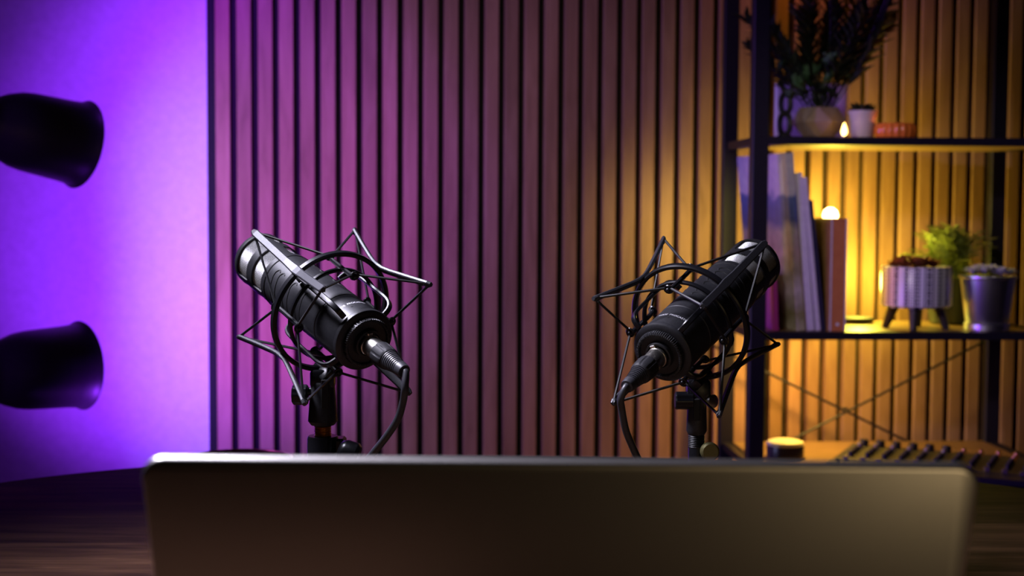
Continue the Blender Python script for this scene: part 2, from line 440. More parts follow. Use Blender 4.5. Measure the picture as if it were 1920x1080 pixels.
def microphone(p, label, text0, win0, g_starts):
    MW = mic_frame(p, 0, True)
    mic = thing('studio_microphone', label, 'microphone', group='broadcast microphones', mw=MW)
    R = 0.0265
    # main body, rear to grille
    bm = bmesh.new()
    lathe(bm, [(0.0225, -0.0005), (0.0262, 0.0), (0.0276, 0.0012), (0.0279, 0.003), (0.0277, 0.0052), (0.0268, 0.0062), (0.0263, 0.0068),
               (R, 0.0080), (R, 0.0408), (R-.0005, 0.0413), (R+.0002, 0.0420), (R+.0002, 0.075), (R, 0.139)], 96, cap0=True, cap1=True)
    obj('body', bm, M_mic, mic, smooth=True)
    # knurled ring and recessed rear plate
    bm = bmesh.new()
    tooth = lambda a, z: 1.0 + (0.028 if math.sin(a*72) > 0 else 0.0)*(1 if -0.0065 < z < -0.0010 else 0)
    lathe(bm, [(0.0215, -0.0005), (0.0218, -0.0020), (0.0214, -0.0055), (0.0200, -0.0062), (0.0190, -0.0058), (0.0186, -0.0035)], 288, cap0=True, cap1=False, wob=tooth)
    obj('knurled_ring', bm, M_mic, mic)
    bm = bmesh.new(); lathe(bm, [(0.0190, -0.0036), (0.0130, -0.0034), (0.0124, -0.0075), (0.0106, -0.0075), (0.0104, -0.003)], 64, cap0=False, cap1=True)
    obj('socket', bm, M_black, mic, smooth=True)
    # head with two rows of openings
    ss = [0.139, 0.1395, 0.1400, 0.1440, 0.1455, 0.1475, 0.1545, 0.1615, 0.1640, 0.1655, 0.1735, 0.1755, 0.1780, 0.1860, 0.1925, 0.1950, 0.1965, 0.2010, 0.2038, 0.2050]
    def rf(s):
        if s < 0.1400: return R-0.0008
        if s > 0.1965: return {0.2010: R-0.0002, 0.2038: R-0.0016, 0.2050: R-0.0035}.get(s, R)
        return R
    nw = 144; azs = [win0 + 2*PI*k/nw for k in range(nw)]
    def hole(s, a):
        d = (a-win0) % (2*PI/3); e = min(d, 2*PI/3-d)
        for lo, hi in ((0.1455, 0.1655), (0.1755, 0.1965)):
            if lo < s < hi:
                edge = s < lo+0.0021 or s > hi-0.0025
                return e > (7.5*D if not edge else 11*D)
        return False
    bm = bmesh.new(); shell(bm, ss, azs, rf, 0.0014, hole)
    obj('head', bm, M_mic, mic, smooth=True)
    # foam core and wire mesh
    bm = bmesh.new(); lathe(bm, [(0.0235, 0.1405), (0.0235, 0.2030), (0.0215, 0.2052), (0.012, 0.2062)], 64); obj('foam_core', bm, M_foam, mic, smooth=True)
    bm = bmesh.new(); n = 112; rr = 0.0242; da = 2*PI/n; ds = 0.00135*0.82
    row = 0; s = 0.1435
    def dot(s, r, a, hs, ha):
        vs = [bm.verts.new(cyl(s+hs*math.sin(q*PI/3)*1, r, a+ha*math.cos(q*PI/3))) for q in range(6)]
        t = bm.verts.new(cyl(s, r+0.00032, a))
        for q in range(6): bm.faces.new((vs[q], vs[(q+1) % 6], t))
    while s < 0.199:
        if s < 0.167 or s > 0.174:
            for k in range(n): dot(s, rr, (k+0.5*(row % 2))*da, 0.00050, da*0.40)
        s += ds; row += 1
    for q in range(5):
        rq = 0.0238-0.0012*q
        for k in range(n): dot(0.2040+0.0004*q, rq-0.0004, (k+0.5*(q % 2))*da, 0.0004, da*0.40)
    o = obj('wire_mesh', bm, M_silver, mic); o['label'] = 'bright silver perforated grille behind the openings'; o['kind'] = 'stuff'
    # curved grooves
    bm = bmesh.new()
    tube(bm, [cyl(0.1385, R+.0001, 2*PI*k/90) for k in range(90)], 0.00045, 6, closed=True)
    for a0, sg in g_starts:
        for s in (0.128, 0.1195, 0.104, 0.0955, 0.080, 0.0715):
            Rg = R-0.0002
            pts = [cyl(s-0.0052, Rg, a0-sg*7*D), cyl(s-0.0022, R, a0-sg*10*D), cyl(s+0.0002, R, a0-sg*4*D), cyl(s+0.0006, R, a0+sg*5*D)]
            for j in range(1, 12): pts.append(cyl(s-0.0006*j+0.0003, R, a0+sg*(4+8*j)*D))
            tube(bm, [Vector((v.x, v.y, v.z)) for v in smooth_path(pts, 4)], 0.0008, 6, rfun=lambda t: 0.00085*(1-0.55*t))
    obj('body_groove', bm, M_groove, mic, smooth=True)
    # printed name
    me = text_mesh('RØDE  PROCASTER', 0.0040)
    for v in me.vertices:
        a = text0 + v.co.x*0.86/R
        v.co = cyl(0.0215+v.co.y*0.95, R+0.00006, a)
    me.materials.append(M_white)
    o = bpy.data.objects.new('lettering', me); link(o, mic); o['label'] = 'white printed name around the barrel'
    bm = bmesh.new(); c = cyl(0.0170, R+0.0001, text0+27*D); rod(bm, c*1.0-Vector((c.x, c.y, 0)).normalized()*0.0004, c+Vector((c.x, c.y, 0)).normalized()*0.0002, 0.0010, n=14)
    obj('screw_hole', bm, M_groove, mic)
    return mic, MW

def shock_mount(p, az0, label):
    MW = mic_frame(p, az0)
    sm = thing('shock_mount', label, 'shock mount', group='shock mounts', mw=MW)
    def ring(name, s, r, tr, ts):
        bm = bmesh.new(); c = min(tr, ts)*0.28
        pr = [(r-tr/2, s-ts/2+c), (r-tr/2+c, s-ts/2), (r+tr/2-c, s-ts/2), (r+tr/2, s-ts/2+c), (r+tr/2, s+ts/2-c), (r+tr/2-c, s+ts/2), (r-tr/2+c, s+ts/2), (r-tr/2, s+ts/2-c)]
        lathe(bm, pr, 96, closed=True); return obj(name, bm, M_ring, sm, smooth=True)
    ring('outer_ring', 0.0607, 0.0553, 0.0042, 0.0068)
    ring('inner_ring', 0.0548, 0.0425, 0.0032, 0.0046)
    SF, RF, SN, RN = 0.1256, 0.0713, -0.0055, 0.0724
    HF, HN, RH = 0.0773, 0.0324, 0.0455
    prof = [(SF+0.0035, RF+0.0016), (SF, RF+0.0003), (0.098, 0.0650), (0.078, 0.0606), (0.068, 0.0590), (0.0607, 0.0586), (0.053, 0.0590), (0.043, 0.0610), (0.022, 0.0660), (SN, RN+0.0003), (SN-0.0030, RN+0.0016)]
    wd = [0.0040, 0.0070, 0.0070, 0.0070, 0.0078, 0.0086, 0.0078, 0.0070, 0.0070, 0.0070, 0.0040]
    bm = bmesh.new()
    pts = [cyl(s, r, 0) for s, r in prof]
    ribbon(bm, pts, [Vector((1, 0, 0))]*len(pts), wd, 0.0034)
    for s, r, q in ((SF, RF, -1), (SN, RN, 1)):               # little bollard the cord runs round
        rod(bm, cyl(s+q*0.0015, r-0.0030, 0), cyl(s+q*0.0015, r+0.0012, 0), 0.0018, n=8)
    arm = obj('support_arm', bm, M_arm, sm)
    pr2 = [(0.0880, 0.0275), (0.0878, 0.0330), (0.0855, 0.0375), (0.0800, 0.0398), (0.0700, 0.0405), (0.0300, 0.0405), (0.0170, 0.0398), (0.0100, 0.0372), (0.0068, 0.0330), (0.0058, 0.0280)]
    pp = smooth_path([cyl(s, r, 0) for s, r in pr2], 3)
    bm = bmesh.new(); ribbon(bm, pp, [Vector((1, 0, 0.02)) if 0.012 < q.z < 0.084 else Vector((0.3, 0, 1 if q.z > 0.05 else -1)) for q in pp], 0.0052, 0.0032)
    clamp = obj('clamp_arm', bm, M_ring, sm, smooth=True)
    bm = bmesh.new()
    tube(bm, smooth_path([cyl(HF+0.002, RH+0.001, 0), cyl(HF-0.004, RH-0.001, 0), cyl(0.0548, 0.0442, 0), cyl(HN+0.004, RH-0.001, 0), cyl(HN-0.002, RH+0.001, 0)], 3), 0.0021, 8)
    for s in (HF, HN):
        ball(bm, cyl(s, RH+0.0002, 0), 0.0024, 12, 8, (1.0, 1.0, 1.5))
        q = -1 if s == HF else 1
        tube(bm, [cyl(s+0.0001-q*0.0005, RH+.0005, 0)+Vector((0.0034*math.cos(t), 0.0038*math.sin(t), 0)) for t in [2*PI*k/12 for k in range(12)]], 0.0011, 6, closed=True)
    hook = obj('cord_hook', bm, M_ring, sm, smooth=True)
    for k in range(4):
        for src, a in ((arm, k*90), (clamp, k*90), (hook, 45+k*90)):
            o = src if k == 0 else inst(src, sm)
            o.rotation_euler = (0, 0, a*D)
    for tip, hk in (((SF, RF), (HF, RH)), ((SN, RN), (HN, RH))):
        pts = []
        for k in range(4):
            ds = 0.0012
            a = k*90*D
            sgn = 1 if tip[0] > hk[0] else -1
            # round the tip
            pts += [cyl(tip[0]-sgn*0.001, tip[1]-0.001, a-1.6*D), cyl(tip[0]+sgn*0.002, tip[1]-0.0012, a), cyl(tip[0]-sgn*0.001, tip[1]-0.001, a+1.6*D)]
            b = a+45*D
            pts += [cyl(hk[0]+sgn*0.0008, hk[1]+0.0015, b-4*D), cyl(hk[0]-sgn*0.0030, hk[1]+0.0020, b), cyl(hk[0]+sgn*0.0008, hk[1]+0.0015, b+4*D)]
        bm = bmesh.new(); tube(bm, pts, 0.00122, 6, closed=True)
        obj('elastic_cord', bm, M_cord, sm, smooth=True)
    return sm, MW

def cable(p, label, path):
    MW = mic_frame(p, 0, True)
    cb = thing('microphone_cable', label, 'cable', group='microphone cables', mw=MW)
    bm = bmesh.new()
    lathe(bm, [(0.0078, -0.004), (0.0086, -0.0048), (0.0088, -0.0065), (0.0088, -0.025), (0.0084, -0.0265)], 48)
    lathe(bm, [(0.0090, -0.0080), (0.0093, -0.0084), (0.0093, -0.0100), (0.0090, -0.0104)], 48)
    o = obj('connector_sleeve', bm, M_chrome, cb, smooth=True); o['label'] = 'shiny metal plug sleeve'
    bm = bmesh.new(); Mt = Matrix.Rotation(-12*D, 3, 'Z')
    c = cyl(-0.0075, 0.0104, -12*D); box(bm, c, (0.0028, 0.0050, 0.0050), rot=Matrix.Rotation(-12*D, 3, 'Z'), bev=0.0006)
    c = cyl(-0.0040, 0.0094, -12*D); box(bm, c, (0.0016, 0.0070, 0.0028), rot=Matrix.Rotation(-12*D, 3, 'Z'), bev=0.0004)
    obj('release_latch', bm, M_chrome, cb)
    bm = bmesh.new()
    wob = lambda a, z: 1 - (0.055 if (math.sin(a*8) > 0.72 and -0.0385 < z < -0.0265) else 0)
    lathe(bm, [(0.0088, -0.0245), (0.0100, -0.0255), (0.0103, -0.0268), (0.0102, -0.032), (0.0099, -0.0380), (0.0094, -0.0405), (0.0084, -0.0415)], 96, wob=wob)
    obj('grip_collar', bm, M_grip, cb, smooth=True)
    bm = bmesh.new(); pr = []
    for k in range(8):
        z = -0.0410-k*0.0021; r = 0.0086-0.00034*k
        pr += [(r, z), (r, z-0.0012), (r-0.0010, z-0.0014), (r-0.0010, z-0.0020)]
    pr += [(0.0064, -0.0580), (0.0060, -0.0630), (0.0055, -0.0648), (0.0035, -0.0652)]
    lathe(bm, pr, 40); obj('strain_relief', bm, M_rubber, cb, smooth=True)
    bm = bmesh.new()
    inv = MW.inverted()
    pts = [Vector((0, 0, -0.060)), Vector((0, 0, -0.067))] + [inv @ q for q in path]
    tube(bm, smooth_path(pts, 8), 0.0031, 14)
    obj('cable', bm, M_rubber, cb, smooth=True)
    return cb

T0 = 0.0
mic1, MW1 = microphone(LEFT, 'black barrel microphone with silver grille pointing up left, the one nearer the purple wall', -46*D, -126*D, [(-60*D, -1), (25*D, 1)])
mic2, MW2 = microphone(RIGHT, 'black barrel microphone with silver grille pointing up right, the one nearer the shelf unit', -20*D, 98*D, [(13*D, 1), (-55*D, -1)])
sm1, SW1 = shock_mount(LEFT, -47.5*D, 'black wire shock mount cradling the left microphone in front of magenta slats')
sm2, SW2 = shock_mount(RIGHT, -41.3*D, 'black wire shock mount cradling the right microphone beside the shelf unit')

def table_z(v, dz=0): return Vector((v.x, v.y, TABLE_H+dz))
c1 = [P(759, 728, 1.163), P(756, 752, 1.168), P(746, 785, 1.172), P(725, 818, 1.178), P(697, 853, 1.19), P(668, 892, 1.205)]
q = P(640, 980, 1.23)
c1 += [q, table_z(P(640, 1060, 1.26), 0.004), table_z(P(560, 1060, 1.36), 0.0036), table_z(P(420, 1020, 1.5), 0.0036), Vector((-0.37, 1.80, TABLE_H+0.0036)), Vector((-0.38, 1.872, TABLE_H+0.003)), Vector((-0.382, 1.90, TABLE_H-0.03)), Vector((-0.383, 1.902, 0.4)), Vector((-0.385, 1.91, 0.02)), Vector((-0.45, 2.05, 0.0035))]
cb1 = cable(LEFT, 'black cable curving down to the right from the left microphone', c1)
c2 = [P(1164, 748, 1.183), P(1166, 768, 1.188), P(1173, 805, 1.194), P(1186, 838, 1.20), P(1200, 868, 1.205), P(1222, 915, 1.22)]
c2 += [P(1245, 990, 1.25), table_z(P(1262, 1060, 1.28), 0.004), table_z(P(1340, 1060, 1.38), 0.0036), table_z(P(1460, 1020, 1.5), 0.0036), Vector((0.40, 1.78, TABLE_H+0.0036)), Vector((0.43, 1.858, TABLE_H+0.003)), Vector((0.436, 1.885, TABLE_H-0.03)), Vector((0.437, 1.887, 0.4)), Vector((0.44, 1.90, 0.02)), Vector((0.52, 2.05, 0.0035))]
cb2 = cable(RIGHT, 'black cable hanging in a gentle curve below the right microphone', c2)

# swivel clips under the mounts and the stands they are screwed on
def stand(label, base, zb, sm, SW, ringpt, side, pz):
    """base: world point of the clip bottom centre; zb its height; ringpt: where the ring is held."""
    st = thing('microphone_stand', label, 'stand', (base.x, base.y, TABLE_H+0.0004), group='microphone stands')
    o0 = Vector((base.x, base.y, TABLE_H+0.0004))
    bm = bmesh.new(); lathe(bm, [(0.062, 0), (0.065, 0.002), (0.065, 0.006), (0.060, 0.009), (0.016, 0.012), (0.012, 0.02)], 48)
    obj('base', bm, M_ring, st, smooth=True)
    h = base.z-o0.z
    bm = bmesh.new(); lathe(bm, [(0.0085, 0.018), (0.0085, h-0.03)], 24); obj('pole', bm, M_ring, st, smooth=True)
    return st, h
def make_clip(sm, SW, top, bot, r1, r2, ring_c, knob_c, knob_d, knob_r, slot):
    """Tapered clip hanging from the outer ring, as a part of the mount."""
    inv = SW.inverted()
    bm = bmesh.new()
    z = (top-bot).length
    lathe(bm, [(r2*0.80, 0), (r2, 0.0035), (r1, z-0.002), (r1*0.9, z)], 40, axis_matrix(bot, top, Vector((0, 1, 0))))
    bmesh.ops.transform(bm, matrix=inv, verts=bm.verts)
    clip = obj('stand_clip', bm, M_mic, sm, smooth=True)
    bm = bmesh.new()
    box(bm, slot[0], slot[1], bev=0.0008)
    bmesh.ops.transform(bm, matrix=inv, verts=bm.verts); obj('clip_slot', bm, M_groove, clip)
    # bracket from the clip up to the ring
    bm = bmesh.new()
    d = (ring_c-top)
    box(bm, top+d*0.35, (0.022, 0.016, d.length*0.7+0.010), bev=0.003, seg=2)
    box(bm, ring_c, (0.026, 0.014, 0.009), rot=SW.to_3x3().normalized() @ Matrix.Rotation(PI/2, 3, 'Y'), bev=0.002, seg=2)
    bmesh.ops.transform(bm, matrix=inv, verts=bm.verts); obj('swivel_bracket', bm, M_ring, sm, smooth=True)
    bm = bmesh.new()
    a = knob_c - knob_d*0.5
    n = 24
    kw = lambda an, zz: 1+0.05*math.cos(an*8)
    Lk = knob_d.length
    lathe(bm, [(knob_r*0.86, 0), (knob_r, 0.0012), (knob_r, Lk-0.0012), (knob_r*0.86, Lk)], 48, axis_matrix(a, a+knob_d), wob=kw)
    rod(bm, knob_c, knob_c+(top-knob_c)*0.9+Vector((0, 0, -0.004)), 0.0035)
    bmesh.ops.transform(bm, matrix=inv, verts=bm.verts); obj('tilt_knob', bm, M_ring, sm, smooth=True)

DL, DR = 1.275, 1.297
t1, b1 = P(605, 716, DL), P(602, 797, DL); b1.x = t1.x; b1.y = t1.y
make_clip(sm1, SW1, t1, b1, 0.0108, 0.0132, P(606, 697, DL), P(563, 740, DL-0.004), rt*0.014, 0.0088,
          (P(610, 739, DL-0.0125), (0.0075, 0.004, 0.026)))
t2, b2 = P(1307, 742, DR), P(1306, 815, DR); b2.x = t2.x; b2.y = t2.y
make_clip(sm2, SW2, t2, b2, 0.0085, 0.0094, P(1313, 712, DR), P(1283, 751, DR-0.004), rt*0.017, 0.0078,
          (P(1306, 768, DR-0.0090), (0.0065, 0.003, 0.020)))
# second pivot disc on the right mount
bm = bmesh.new(); a = P(1330, 752, DR-0.004); lathe(bm, [(0.0040, 0), (0.0062, 0.0008), (0.0062, 0.004), (0.005, 0.005)], 28, axis_matrix(a+cw((0.004, 0, -0.004)), a+cw((-0.001, 0, 0.002))))
bmesh.ops.transform(bm, matrix=SW2.inverted(), verts=bm.verts); obj('pivot_cap', bm, M_chrome, sm2, smooth=True)

for (b, lab, kx, ky, ksz, kmat, wide) in ((b1, 'slim black stand with brass thread holding the left microphone', 0.018, 0.020, 0.011, M_ring, 0.0140),
                                  (b2, 'slim black stand holding the right microphone in front of shelf post', 0.0085, 0.014, 0.0085, M_olive, 0.0075)):
    st, h = stand(lab, b, b.z, None, None, None, 1, 0)
    bm = bmesh.new()
    pr = []
    for k in range(7): pr += [(0.0078, h-0.011+k*0.0016), (0.0070, h-0.0102+k*0.0016)]
    lathe(bm, [(0.007, h-0.014)]+pr+[(0.006, h+0.0012)], 28); o = obj('thread_adapter', bm, M_brass if b is b1 else M_black, st, smooth=True)
    if b is b1: o['label'] = 'brass screw thread'
    bm = bmesh.new(); 
    lathe(bm, [(wide, h-0.085), (wide, h-0.012), (wide-0.001, h-0.010)], 32)
    if b is b1: box(bm, (0.012, 0.004, h-0.030), (0.016, 0.020, 0.036), bev=0.002)
    obj('stand_collar', bm, M_ring, st, smooth=True)
    bm = bmesh.new()
    c = Vector((kx, -0.012, h-ky))
    if b is b1:
        lathe(bm, [(0.006, 0), (0.0095, 0.002), (0.0115, 0.006), (0.0115, 0.016), (0.009, 0.019)], 32, axis_matrix(c-Vector((0.002, 0.004, 0)), c+Vector((0.02, -0.006, -0.007))))
    else:
        lathe(bm, [(0.006, 0), (0.0085, 0.0015), (0.0085, 0.006), (0.007, 0.0075)], 32, axis_matrix(c+Vector((0.002, 0.006, 0)), c+Vector((0.003, -0.004, 0.0))))
    obj('clamp_knob', bm, kmat if b is b2 else M_ring, st, smooth=True)

# brass-rimmed round tray on the far side of the table
def TP(px, py, z=TABLE_H):
    d = cw(((px-960)/F, -(py-540)/F, 1)); t = (z-CAM.z)/d.z; return CAM+d*t
M_gold = mat('gold_rim', (0.75, 0.45, 0.16), 0.3, 1.0)
tc = TP(465, 858)
tray = thing('tray', 'round dark tray with a thin golden rim, only its edge rising above the laptop lid', 'tray', (tc.x, tc.y-0.07, TABLE_H+0.0003))
bm = bmesh.new(); lathe(bm, [(0.060, 0), (0.068, 0.002), (0.070, 0.009), (0.068, 0.009), (0.066, 0.004), (0.0, 0.0035)], 64, cap1=False); obj('dish', bm, M_walnut, tray, smooth=True)
bm = bmesh.new(); tube(bm, [(0.0695*math.cos(a), 0.0695*math.sin(a), 0.0105) for a in [2*PI*k/96 for k in range(96)]], 0.0014, 8, closed=True); obj('rim', bm, M_gold, tray, smooth=True)

# ------------------------------------------------------------------ floor lamp with two spot shades
lamp = thing('floor_lamp', 'charcoal floor lamp with two bell shades in front of the purple wall', 'lamp', (-1.02, 2.17, 0))
LI0 = Matrix.Translation((1.02, -2.17, 0))
bm = bmesh.new(); lathe(bm, [(0.13, 0), (0.14, 0.004), (0.14, 0.016), (0.13, 0.022), (0.018, 0.026), (0.014, 0.04)], 48); obj('base', bm, M_shade, lamp, smooth=True)
bm = bmesh.new(); lathe(bm, [(0.011, 0.03), (0.011, 1.62), (0.008, 1.63)], 20); obj('pole', bm, M_shade, lamp, smooth=True)
for (px, py, tilt, dz) in ((152, 271, -8.0, 0.0), (152, 685, 2.5, 0.0)):
    c = P(px, py, 2.30)
    ax = cw((math.cos(46*D)*math.cos(tilt*D), math.sin(tilt*D), math.sin(46*D)*math.cos(tilt*D))).normalized()
    Ms = LI0 @ axis_matrix(c, c-ax)              # local +z runs back from the opening to the neck
    out = [(0.0715, 0.0), (0.0722, 0.0012), (0.0700, 0.005), (0.0672, 0.012), (0.0655, 0.030), (0.0635, 0.070), (0.0620, 0.094), (0.0590, 0.112), (0.0520, 0.132), (0.0435, 0.148), (0.0395, 0.156), (0.0380, 0.166), (0.0380, 0.172), (0.0355, 0.174), (0.0355, 0.205), (0.032, 0.212)]
    bm = bmesh.new()
    inner = [(r-0.0022, z) for r, z in out[:11]][::-1]
    lathe(bm, inner[::-1][::-1] and [(0.0, 0.154)] + inner + out + [(0.0, 0.2125)], 72, Ms, cap0=False, cap1=False)
    bmesh.ops.remove_doubles(bm, verts=bm.verts, dist=1e-6)
    sh = obj('lamp_shade', bm, M_shade, lamp, smooth=True)
    bm = bmesh.new(); lathe(bm, [(0.012, 0.150), (0.014, 0.120), (0.026, 0.098), (0.030, 0.080), (0.026, 0.062), (0.012, 0.052)], 24, Ms)
    M_bulb = mat('purple_bulb', (0.4, 0.2, 0.8), 0.4, 0, (0.36, 0.10, 1.0), 6.0)
    obj('bulb', bm, M_bulb, sh, smooth=True)
    back = c-ax*0.205; pole = Vector((-1.02, 2.17, back.z-0.01))
    bm = bmesh.new(); tube(bm, [v - Vector((-1.02, 2.17, 0)) for v in smooth_path([back, back-ax*0.03, (back-ax*0.04+pole)/2+Vector((0, 0, -0.01)), pole], 5)], 0.008, 10); obj('arm', bm, M_shade, lamp, smooth=True)
    light('shade_lamp_light', 'SPOT', c-ax*0.045, 5.5, (0.50, 0.52, 1.0), aim=c+ax, size=0.025, spot=112*D, blend=0.7)

# ------------------------------------------------------------------ shelf unit
PHI = 3*D
SO = P(1421, 400, 2.588); SO.z = 0                # front left post centre, on the floor
SX = Vector((math.cos(PHI), math.sin(PHI), 0)); SY = Vector((-math.sin(PHI), math.cos(PHI), 0))
SW_, SD = 0.545, 0.262
RS = Matrix.Rotation(PHI, 4, 'Z')
def SP(px, py, ly):                               # the point seen at this pixel on the plane ly deep into the shelf
    d = cw(((px-960)/F, -(py-540)/F, 1)); t = ((SO-CAM).dot(SY)+ly)/d.dot(SY); return CAM+d*t
def SL(lx, ly, z): return SO+SX*lx+SY*ly+Vector((0, 0, z))
Z_UP, Z_LO = SP(1650, 258, -0.014).z, SP(1650, 624, -0.014).z
Z_3 = SP(1478, 861, 0.06).z
shelf = thing('shelf_unit', 'black metal shelf unit with crossed rods at the back against the slats', 'shelf', SO, PHI)
PW = 0.030
post = None
for lx_ in (0, SW_):
    for ly_ in (0, SD):
        bm = bmesh.new(); box(bm, (0, 0, 0.95), (PW, PW if ly_ == 0 else 0.026, 1.90), bev=0.002)
        obj('post', bm, M_steel, shelf, loc=(lx_, ly_, 0))
ZS = [0.12, Z_3, Z_LO, Z_UP, Z_UP+0.40]
TB = 0.0135
for z in ZS:
    fx = 0.150 if z == Z_3 else 0.0        # the lowest visible board reaches further forward
    bm = bmesh.new(); box(bm, (SW_/2, (SD-fx)/2, z-TB/2), (SW_-PW+0.001, SD+fx-0.004, TB), bev=0.001); obj('shelf_board', bm, M_board, shelf)
    bm = bmesh.new()
    box(bm, (SW_/2, -0.004-fx, z-TB/2+0.0005), (SW_-PW, 0.020, TB+0.001), bev=0.001)
    obj('front_rail', bm, M_steel, shelf)
    for lx_ in (0, SW_):
        bm = bmesh.new(); box(bm, (lx_, SD/2, z-TB/2), (0.016, SD-PW, TB+0.001)); obj('side_rail', bm, M_steel, shelf)
xa = [(SP(1330, 645, SD+.003), SP(1775, 864, SD+.003)), (SP(1455, 840, SD+.009), SP(1850, 638, SD+.009))]
for a, b in xa:
    bm = bmesh.new(); rod(bm, a-SO, b-SO, 0.0026, n=10)
    bmesh.ops.transform(bm, matrix=Matrix.Rotation(-PHI, 4, 'Z'), verts=bm.verts); obj('cross_brace', bm, M_brass if False else M_steel, shelf, smooth=True)
bm = bmesh.new(); c = SP(1584, 769, SD+.004)-SO; rod(bm, c-SY*0.006, c+SY*0.008, 0.007, n=12); bmesh.ops.transform(bm, matrix=Matrix.Rotation(-PHI, 4, 'Z'), verts=bm.verts); obj('brace_nut', bm, M_chrome, shelf, smooth=True)

def onshelf(px, ly, z):                           # point on a board, ly deep, at pixel column px
    p = SP(px, 500, ly); return Vector((p.x, p.y, z+0.0003))

# --- books on the lower shelf
def cover_mat(name, kind):
    m = mat(name, (0.5, 0.4, 0.5), 0.35); b = m.node_tree.nodes['Principled BSDF']
    tc = N(m, 'ShaderNodeTexCoord'); sp = N(m, 'ShaderNodeSeparateXYZ'); L(m, tc.outputs['Object'], sp.inputs[0])
    n1 = N(m, 'ShaderNodeTexNoise', Scale=22.0, Detail=5.0); L(m, tc.outputs['Object'], n1.inputs['Vector'])
    ad = N(m, 'ShaderNodeMath', operation='MULTIPLY_ADD'); L(m, n1.outputs['Fac'], ad.inputs[0]); ad.inputs[1].default_value = 0.06; L(m, sp.outputs['Z'], ad.inputs[2])
    mr = N(m, 'ShaderNodeMapRange'); L(m, ad.outputs[0], mr.inputs[0]); mr.inputs['From Min'].default_value = 0.03; mr.inputs['From Max'].default_value = 0.34
    if kind == 'land':
        r = ramp(m, [(0.0, (0.50, 0.48, 0.30)), (0.10, (0.26, 0.24, 0.10)), (0.22, (0.55, 0.48, 0.46)), (0.36, (0.30, 0.26, 0.16)), (0.48, (0.42, 0.30, 0.24)), (0.60, (0.40, 0.34, 0.28)), (0.66, (0.10, 0.12, 0.26)), (0.80, (0.12, 0.16, 0.40)), (0.83, (0.62, 0.55, 0.72)), (1.0, (0.66, 0.60, 0.76))])
    L(m, mr.outputs[0], r.inputs[0])
    n2 = N(m, 'ShaderNodeTexNoise', Scale=60.0, Detail=5.0); L(m, tc.outputs['Object'], n2.inputs['Vector'])
    mx = N(m, 'ShaderNodeMixRGB', blend_type='OVERLAY'); mx.inputs[0].default_value = 0.5
    L(m, r.outputs[0], mx.inputs[1]); L(m, n2.outputs['Fac'], mx.inputs[2]); L(m, mx.outputs[0], b.inputs['Base Color'])
    return m
M_pages = grainy('paper_pages', (0.62, 0.60, 0.62), (0.75, 0.73, 0.74), 200, 0.7)
def book(name, label, cat, foot, lean, h, t, depth, m_cover, m_spine, yaw=0.0, cover_t=0.0014, pages=M_pages, spine_label=None):
    """foot: bottom of the front right edge; x thickness, y depth away, z up."""
    foot = foot + Vector((0, 0, t*math.sin(abs(lean))))
    b = thing(name, label, cat, foot, 0, group='books on the lower shelf')
    b.rotation_euler = (0, lean, yaw)
    bm = bmesh.new(); box(bm, (-t/2, depth/2+0.001, h/2), (t-2*cover_t, depth-0.003, h-0.004)); obj('page_block', bm, pages, b)
    bm = bmesh.new(); box(bm, (-t+cover_t/2, depth/2, h/2), (cover_t, depth, h), bev=0.0003); obj('cover', bm, m_cover, b)
    bm = bmesh.new(); box(bm, (-cover_t/2, depth/2, h/2), (cover_t, depth, h), bev=0.0003); obj('cover', bm, m_cover if m_spine is None else m_spine, b)
    bm = bmesh.new(); box(bm, (-t/2, 0.0, h/2), (t, cover_t, h), bev=0.0004); o = obj('spine', bm, m_spine or m_cover, b)
    if spine_label: o['label'] = spine_label
    return b
M_land = cover_mat('landscape_cover', 'land')
M_mag = mat('magenta_cover', (0.40, 0.03, 0.30), 0.4)
M_navy = mat('navy_cover', (0.02, 0.02, 0.05), 0.5)
M_spw = grainy('pale_lilac_spine', (0.60, 0.56, 0.66), (0.72, 0.68, 0.76), 80, 0.45)
M_spg = grainy('grey_spine', (0.34, 0.36, 0.42), (0.42, 0.44, 0.48), 80, 0.45)
M_orange = grainy('orange_spine', (0.62, 0.20, 0.07), (0.70, 0.25, 0.09), 60, 0.5)
M_brown = grainy('brown_cover', (0.32, 0.17, 0.05), (0.42, 0.24, 0.07), 40, 0.3)
lyb = 0.020
def bfoot(px): return onshelf(px, lyb, Z_LO)
zs = 2.63/F
bk = book('magenta_book', 'short magenta booklet lowest behind the shelf post, left of the picture-cover book', 'book', bfoot(1462), -3*D, 0.105, 0.009, 0.15, M_mag, None, PHI-2*D)
bk = book('picture_book', 'tall leaning book with a landscape picture cover, leftmost of the leaning books', 'book', bfoot(1512), -5.2*D, 0.328, 0.0155, 0.238, M_land, None, PHI+9.5*D)
bk = book('magazine', 'leaning pale lilac magazine next to the picture-cover book, taller of the two', 'magazine', bfoot(1529), -5.6*D, 0.292, 0.0125, 0.175, M_spw, None, PHI)
bk = book('magazine', 'slim leaning white magazine between the lilac one and the navy book', 'magazine', bfoot(1541), -6.3*D, 0.284, 0.0085, 0.175, M_pages, M_spw, PHI)
bk = book('navy_book', 'thin dark navy book leaning behind the brown one, rightmost of the leaning books', 'book', bfoot(1550), -6.6*D, 0.242, 0.0055, 0.165, M_navy, None, PHI)
ob = book('orange_book', 'upright book with orange spine and brown glossy cover beside the bright bulb', 'book', onshelf(1587, 0.012, Z_LO), 0, 0.208, 0.031, 0.15, M_brown, M_orange, PHI+6*D, spine_label='orange spine')
for x0 in (-0.0295, -0.0015):
    bm = bmesh.new(); box(bm, (x0, -0.0009, 0.104), (0.0030, 0.0004, 0.207)); o = obj('spine_stripe', bm, M_spw, ob); o['label'] = 'pale stripe along the spine edge'
